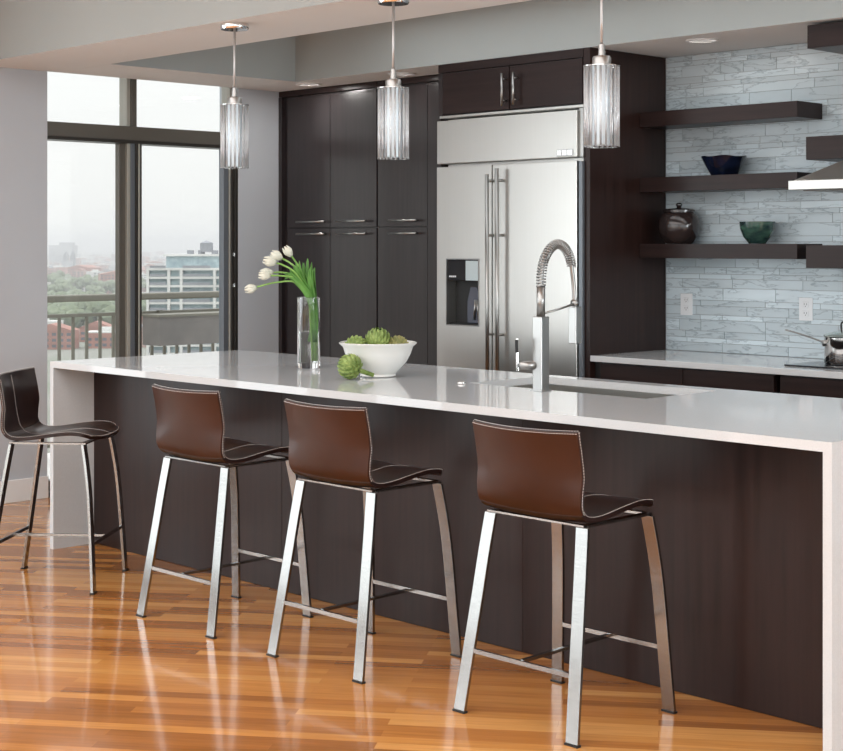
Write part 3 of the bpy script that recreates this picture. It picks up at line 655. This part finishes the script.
# ------------------------------------------------------------------ bar stools
def stool():
    t = thing('bar_stool', 'x', 'bar stool')
    prof = spline([(0, -.212, .920), (0, -.198, .855), (0, -.188, .79), (0, -.184, .73), (0, -.175, .685), (0, -.150, .655), (0, -.11, .645), (0, -.05, .648), (0, .03, .660), (0, .11, .670), (0, .165, .668), (0, .212, .660), (0, .245, .648)], 4)
    n = len(prof); nx = 12; HW = .212
    nrm = []
    for i in range(n):
        tg = (prof[min(i + 1, n - 1)] - prof[max(i - 1, 0)]).normalized(); nrm.append(Vector((0, -tg.z, tg.y)))   # points to the sitter
    nrm = [v if (v.z > 0 or v.y > 0) else -v for v in nrm]
    def pt(i, s, off):
        p = prof[i]; u = i / (n - 1); backness = max(0, min(1, (p.z - .66) / .12)); c = (s * s)
        fr_ = max(0, (p.y - .16) / .072); hw_ = HW * (1 + .02 * backness) * (1 - .11 * fr_ ** 3) if p.z < .7 else HW * (1 + .02 * backness)
        q = Vector((s * hw_, p.y, p.z)) + Vector((0, (c - .4) * .034 * backness - (.030 * fr_ * s ** 6 if p.z < .7 else 0), (c * .010 - .004) * (1 - backness)))
        if i == 0: q.z += .004 * c
        return q + nrm[i] * off
    def shell(offs, name, m, rng, r=.0):
        mb = MB(); F = []; K = []
        for i in range(*rng):
            F.append([mb.bm.verts.new(pt(i, -1 + 2 * k / nx, offs[1])) for k in range(nx + 1)])
            K.append([mb.bm.verts.new(pt(i, -1 + 2 * k / nx, offs[0])) for k in range(nx + 1)])
        for a in range(len(F) - 1):
            for k in range(nx):
                mb.bm.faces.new((F[a][k], F[a][k + 1], F[a + 1][k + 1], F[a + 1][k])); mb.bm.faces.new((K[a][k + 1], K[a][k], K[a + 1][k], K[a + 1][k + 1]))
            mb.bm.faces.new((F[a][0], F[a + 1][0], K[a + 1][0], K[a][0])); mb.bm.faces.new((F[a][nx], K[a][nx], K[a + 1][nx], F[a + 1][nx]))
        for k in range(nx): mb.bm.faces.new((F[0][k], K[0][k], K[0][k + 1], F[0][k + 1])); mb.bm.faces.new((F[-1][k], F[-1][k + 1], K[-1][k + 1], K[-1][k]))
        o = mb.build(name, m, t, .002); smooth_sharp(o, 50); return o
    split = next(i for i in range(n) if prof[i].y > -.165)
    shell((-.008, .0), 'back_shell', M['leather_out'], (0, split + 1))
    b = shell((.0004, .008), 'backrest', M['leather_in'], (0, split + 1))
    sft = shell((-.008, .008), 'seat', M['leather_in'], (split, n))
    # white edge stitching: dashes round the border on the sitter's side and on the back
    def dashes(path, mb, step=.009, ln=.0055, r=.0008):
        acc = 0; P = path
        for a, c in zip(P, P[1:]):
            d = (c - a).length; x = -acc
            dirv = (c - a) / d; x = (step - acc) % step
            while x < d:
                p0 = a + dirv * x; mb.tube([p0, p0 + dirv * ln], r, 4, True); x += step
            acc = (acc + d) % step
    mb = MB(); e = .99
    for s in (-e, e): dashes([pt(i, s, .0085) for i in range(1, split + 1)], mb)
    for off in (.0085, -.0085): dashes([pt(0, -e + 2 * e * k / 14, off) - Vector((0, 0, .003)) for k in range(15)], mb)
    dashes([pt(0, -1 + 2 * k / 14, .003) + Vector((0, 0, .0028)) for k in range(15)], mb)
    for s in (-1, 1): dashes([pt(i, s * .999, 0) + Vector((s * .0025, 0, 0)) for i in range(0, split + 1)], mb)
    mb.build('stitching', M['thread'], b)
    mb = MB()
    for s in (-e, 0.0, e): dashes([pt(i, s, .0085) for i in range(split, n - 1)], mb)
    dashes([pt(n - 2, -e + 2 * e * k / 14, .0085) for k in range(15)], mb)
    mb.build('stitching', M['thread'], sft)
    mb = MB(); dashes([pt(i, 0, .0085) for i in range(1, split + 1)], mb); mb.build('center_seam', M['thread'], b)
    # steel frame
    zr = .628
    for sx in (-1, 1):
        for (ys) in (((-.139, zr), (-.160, .50), (-.182, .36), (-.208, .20), (-.239, .006)), ((.180, zr), (.198, .52), (.212, .40), (.224, .22), (.236, .006))):
            xs = [.190, .200, .209, .220, .233]
            mb = MB(); P = spline([(sx * x, y, z) for x, (y, z) in zip(xs, ys)], 4); mb.bar(P, .046, .012, (1, 0, 0)); lg = mb.build('leg', M['steell'], t, .0012)
            mb = MB(); x, (y, z) = xs[-1], ys[-1]; mb.box(sx * x - .025, sx * x + .025, y - .009, y + .009, .0, .0062); mb.build('foot_glide', M['blackm'], lg)
    mb = MB(); mb.box(-.20, .20, -.148, -.130, zr + .003, zr + .009).box(-.20, .20, .169, .191, zr, zr + .008)
    for sx in (-1, 1): mb.box(sx * .19 - .012, sx * .19 + .012, -.128, .169, zr, zr + .008)
    mb.build('seat_frame', M['steell'], t)
    mb = MB(); mb.bar([(-.2, -.209, .196), (.2, -.209, .196)], .010, .014, (0, 1, 0)); mb.build('stretcher', M['steell'], t)
    mb = MB(); mb.bar([(-.2, .225, .205), (.2, .225, .205)], .010, .014, (0, 1, 0)); mb.build('stretcher', M['steell'], t)
    mb = MB(); mb.bar([(0, -.203, .200), (0, .219, .205)], .014, .010, (1, 0, 0)); mb.build('footrest_bar', M['steell'], t)
    return t
st = stool()
for i, (x, y, rz, lab) in enumerate(((-3.19, 3.744, 0, 'brown leather bar stool nearest the camera, at the right end of the island'),
        (-4.125, 3.733, 0, 'brown leather bar stool below the serving bowl, second from the right'),
        (-4.955, 3.729, 0, 'brown leather bar stool below the tulip vase, third from the right'),
        (-6.0, 3.60, math.radians(-50), 'dark leather bar stool turned sideways at the far left, beside the window wall'))):
    q = st if i == 0 else copy_tree(st); q.location = (x, y, 0); q.rotation_euler = (0, 0, rz); q['label'] = lab; q['group'] = 'leather bar stools at the island'

# ------------------------------------------------------------------ balcony
struct(B(-9.9, -8.2, 1.0, 9.5, -.25, -.03).build('trim_4', M['concrete']))
rl = thing('balcony_railing', 'olive metal balcony railing with round top rail outside the window', 'railing', (0, 0, 0))
B(-9.66, -9.58, 2.0, 9.4, 1.075, 1.125).build('handrail', M['rail'], rl, .012, seg=3)
B(-9.64, -9.60, 2.0, 9.4, .965, .99).build('top_rail', M['rail'], rl, .003)
B(-9.64, -9.60, 2.0, 9.4, .05, .08).build('bottom_rail', M['rail'], rl, .003)
for k in range(5): y = 2.2 + k * 1.7; B(-9.64, -9.60, y, y + .04, -.03, 1.08).build('rail_post', M['rail'], rl, .003)
k = 0; y = 2.3
while y < 9.2:
    B(-9.628, -9.612, y, y + .022, .08, .965).build('baluster', M['rail'], rl, .002); y += .112
pl = thing('balcony_planter', 'long grey planter box hung on the balcony railing', 'planter', (0, 0, 0))
m = MB(); m.box(-9.57, -9.35, 6.45, 8.3, .745, .765).box(-9.57, -9.555, 6.45, 8.3, .765, .96).box(-9.365, -9.35, 6.45, 8.3, .765, .96).box(-9.555, -9.365, 6.45, 6.465, .765, .96).box(-9.555, -9.365, 8.285, 8.3, .765, .96)
m.build('box', M['planter'], pl)
m = MB(); m.box(-9.58, -9.34, 6.44, 8.31, .955, .972); m.build('rim', M['rail'], pl)
for y in (6.6, 8.1): 
    m = MB(); m.box(-9.575, -9.571, y, y + .03, .80, .995).box(-9.61, -9.575, y, y + .03, .991, .995); m.build('bracket', M['rail'], pl)

# ------------------------------------------------------------------ the city far below
GZ = -60
def W(dist, side, z=GZ):                     # ground position: distance out from the building, offset to the side
    v = FW * dist + RT * side; return Vector((v.x, v.y, z))
CM = {k: noise_var(mat('city_' + k, c, .8), tuple(x * .85 for x in c), tuple(min(1, x * 1.15) for x in c), ns=.08) for k, c in
      {'brick': (.36, .17, .13), 'pink': (.42, .28, .24), 'white': (.62, .62, .6), 'grey': (.28, .29, .31), 'tan': (.40, .34, .28), 'dark': (.10, .11, .13)}.items()}
M['gnd'] = noise_var(mat('city_ground', (.2, .22, .17), .9), (.15, .18, .12), (.27, .26, .24), ns=.012, detail=8)
M['tree'] = noise_var(mat('tree_foliage', (.12, .2, .06), .8), (.10, .135, .075), (.18, .215, .12), ns=.25, detail=5)
M['trunk'] = mat('tree_trunk', (.1, .08, .06), .8)
M['cglass'] = noise_var(mat('blue_facade_glass', (.2, .3, .33), .15), (.26, .34, .37), (.42, .52, .54), ns=.5)
m = MB(); c = [W(300, -9000), W(300, 3000), W(26000, 9000), W(26000, -14000)]
m.bm.faces.new([m.bm.verts.new(p) for p in c]); struct(m.build('ground', M['gnd']))
ang = math.atan2(FW.y, FW.x)
def city_block(name, d, s, wd, dp, h, mt, rz=0, gable=False, lab='', cat='building', grp=None):
    t = thing(name, lab, cat, W(d, s), ang + rz, grp)
    z = .0
    m = MB(); m.box(-dp / 2, dp / 2, -wd / 2, wd / 2, z, h); m.build('wall', CM[mt], t)
    m = MB()
    if gable: m.poly([(-wd / 2 - .5, h + .02), (wd / 2 + .5, h + .02), (0, h + min(4, wd * .2))], 'x', -dp / 2 - .5, dp / 2 + .5)
    else:
        m.box(-dp / 2, dp / 2, -wd / 2, wd / 2, h + .02, h + .7); m.box(-dp * .2, dp * .2, -wd * .2, wd * .15, h + .7, h + 3.2)
    m.build('roof', CM['brick' if gable and mt != 'grey' else 'white' if mt in ('brick', 'white') else 'grey'], t)
    m = MB(); nf = max(1, int(h / 3.4)); nw = max(2, int(wd / 4))
    for f in range(nf):
        for k in range(nw):
            y = -wd / 2 + (k + .5) * wd / nw; m.box(-dp / 2 - .12, -dp / 2 - .02, y - wd / nw * .28, y + wd / nw * .28, f * 3.4 + 1.2, min(h - .3, f * 3.4 + 2.9))
    m.build('window', CM['dark'], t)
    return t
rnd = random.Random(11)
# near brick rows, centre of the left pane
for (d, s, wd, h, mt, g) in ((905, -216, 26, 11, 'brick', True), (915, -187, 22, 9, 'brick', False), (925, -160, 24, 12, 'pink', False), (935, -130, 22, 10, 'brick', True), (960, -238, 26, 13, 'white', False),
        (975, -205, 20, 9, 'brick', True), (990, -178, 22, 12, 'pink', True), (1010, -150, 24, 9, 'white', False), (1140, -205, 34, 12, 'tan', False), (1180, -255, 30, 10, 'grey', False)):
    city_block('row_house', d, s, wd, 16, h, mt, rnd.uniform(-.3, .3), g, 'low city building with small dark windows, seen just below the balcony railing', 'building', 'low buildings just beyond the balcony railing')
def ok(d, s): return True
for k in range(240):
    u = rnd.uniform(0, 1); d = 1900 + 5200 * u ** 1.5
    s = d * rnd.uniform(-.25, -.125)
    city_block('city_building', d, s, rnd.uniform(12, 42), rnd.uniform(14, 30), rnd.uniform(6, 15) + (rnd.random() < .12) * 12, rnd.choice(['brick', 'pink', 'white', 'pink', 'grey', 'tan', 'white', 'brick']), rnd.uniform(-.6, .6), rnd.random() < .3, 'small distant building in the hazy city seen through the window', 'building', 'distant city buildings in the haze')
# trees: clumps of foliage
def tree_proto(seed):
    bm = bmesh.new(); r = random.Random(seed)
    for k in range(7):
        c = Vector((r.uniform(-4.5, 4.5), r.uniform(-4.5, 4.5), r.uniform(7, 12))); g = bmesh.ops.create_icosphere(bm, subdivisions=2, radius=r.uniform(3, 4.6), matrix=Matrix.Translation(c))
        for v in g['verts']: v.co += (v.co - c) * .35 * noise.noise(v.co * .6)
    me = bpy.data.meshes.new('crown'); bm.to_mesh(me); bm.free(); me.materials.append(M['tree'])
    m = MB(); m.tube([(0, 0, 0), (.3, 0, 8)], [.6, .35], 8); tr = m.build('trunk', M['trunk'])
    return me, tr.data, tr
protos = []
for sd in (1, 2, 3):
    a, b, tr = tree_proto(sd); bpy.data.objects.remove(tr); protos.append((a, b))
spots = []
for k in range(120):
    band = rnd.random()
    d = rnd.uniform(1015, 1330) if band < .55 else rnd.uniform(1500, 2350)
    spots.append((d, d * rnd.uniform(-.25, -.18 if rnd.random() < .75 else -.14)))
for d, s in spots:
    t = thing('tree', 'bushy green city tree seen far below through the window', 'tree', W(d, s), rnd.uniform(0, 6), 'green trees in the city below')
    a, b = rnd.choice(protos); k = rnd.uniform(.9, 1.5); t.scale = (k, k, k * rnd.uniform(.8, 1.1))
    for nm, me in (('crown', a), ('trunk', b)):
        o = bpy.data.objects.new(nm, me); COL.objects.link(o); o.parent = t
# church with two towers on the skyline
t = thing('church', 'hazy dark church with twin spires on the skyline', 'church', W(3600, -835), ang)
B(-20, 20, -22, 2, 0, 22).build('nave', CM['grey'], t)
for y in (-20, -4):
    B(-6, 6, y - 5, y + 5, 0, 34).build('tower', CM['dark'], t)
    m = MB(); m.lathe([(6.5, 34), (0, 47)], 8, (0, y)); m.build('spire', CM['dark'], t)
t = thing('tower_block', 'large pale hazy block on the skyline at left', 'building', W(4300, -1012), ang)
B(-30, 30, -45, 22, 0, 58).build('wall', CM['grey'], t); B(-20, 20, -40, -5, 58.02, 66).build('roof_block', CM['grey'], t)
# white apartment block with banded balconies
AD = 556; t = thing('apartment_block', 'white glassy apartment block with stacked balconies, through the right pane', 'building', W(AD, -99), ang)
k = AD / 1540
top = -GZ - 7.2; wdt = 46
B(0, 26, -wdt, 0, 0, top).build('core', CM['white'], t)
FH = 3.05; nf = 17
m = MB(); q = MB(); g = MB(); pz = MB()
for f in range(nf):
    zt = top - f * FH
    m.box(-1.8, 0, -wdt, 0, zt - .8, zt)                 # slab edges / balconies
    g.box(-.12, -.02, -wdt + .5, -.5, zt - FH + .05, zt - .5)
for yy in (0, -7.5, -12.0, -24, -36): q.box(-2.0, -.13, yy - 1.0 if yy else -.9, yy, 0, top)
m.build('balcony_slab', CM['white'], t); q.build('fin', CM['white'], t); g.build('glazing', M['cglass'], t)
m = MB()
for f in range(nf):
    zt = top - f * FH
    for (a, b) in ((-7.0, -1.2), (-23, -13)): m.box(-1.95, -1.82, a, b, zt + .05, zt + .95)
o = m.build('balcony_rail', CM['grey'], t)
B(5, 24, -46, -6, top + .02, top + 4.2).build('penthouse', M['cglass'], t); B(4, 25, -46, -5, top + 4.22, top + 5.0).build('penthouse_roof', CM['white'], t)
m = MB(); m.lathe([(2.4, 0), (2.4, 3.3), (0, 4.2)], 20, (10, -20)); o = m.build('water_tank', CM['grey'], t); o.location.z = top + 5.8
m = MB()
for yy in (13, 17, 22, 26, 30): m.box(9, 11, -yy - 2.2, -yy, top + 5.02, top + 6.4)
m.build('roof_vent', CM['grey'], t)
for ob in t.children: ob.data.update()
# haze layer over the city
hm = bpy.data.materials.new('city_haze'); hm.use_nodes = True; hn = hm.node_tree; hn.nodes.remove(bsdf(hm))
v = hn.nodes.new('ShaderNodeVolumeScatter'); v.inputs['Color'].default_value = (.99, .99, 1, 1); v.inputs['Density'].default_value = .00032; v.inputs['Anisotropy'].default_value = .2
hn.links.new(v.outputs[0], hn.nodes['Material Output'].inputs['Volume'])
m = MB(); bmv = m.bm
c = [W(340, -2500), W(340, 800), W(24000, 4000), W(24000, -9000)]
A = [bmv.verts.new((p.x, p.y, GZ + .5)) for p in c]; Bq = [bmv.verts.new((p.x, p.y, 45)) for p in c]
bmv.faces.new(A[::-1]); bmv.faces.new(Bq)
for i in range(4): bmv.faces.new((A[i], A[(i + 1) % 4], Bq[(i + 1) % 4], Bq[i]))
hz = m.build('haze', hm); tag(hz, 'pale summer haze lying over the distant city', 'haze'); hz['kind'] = 'stuff'
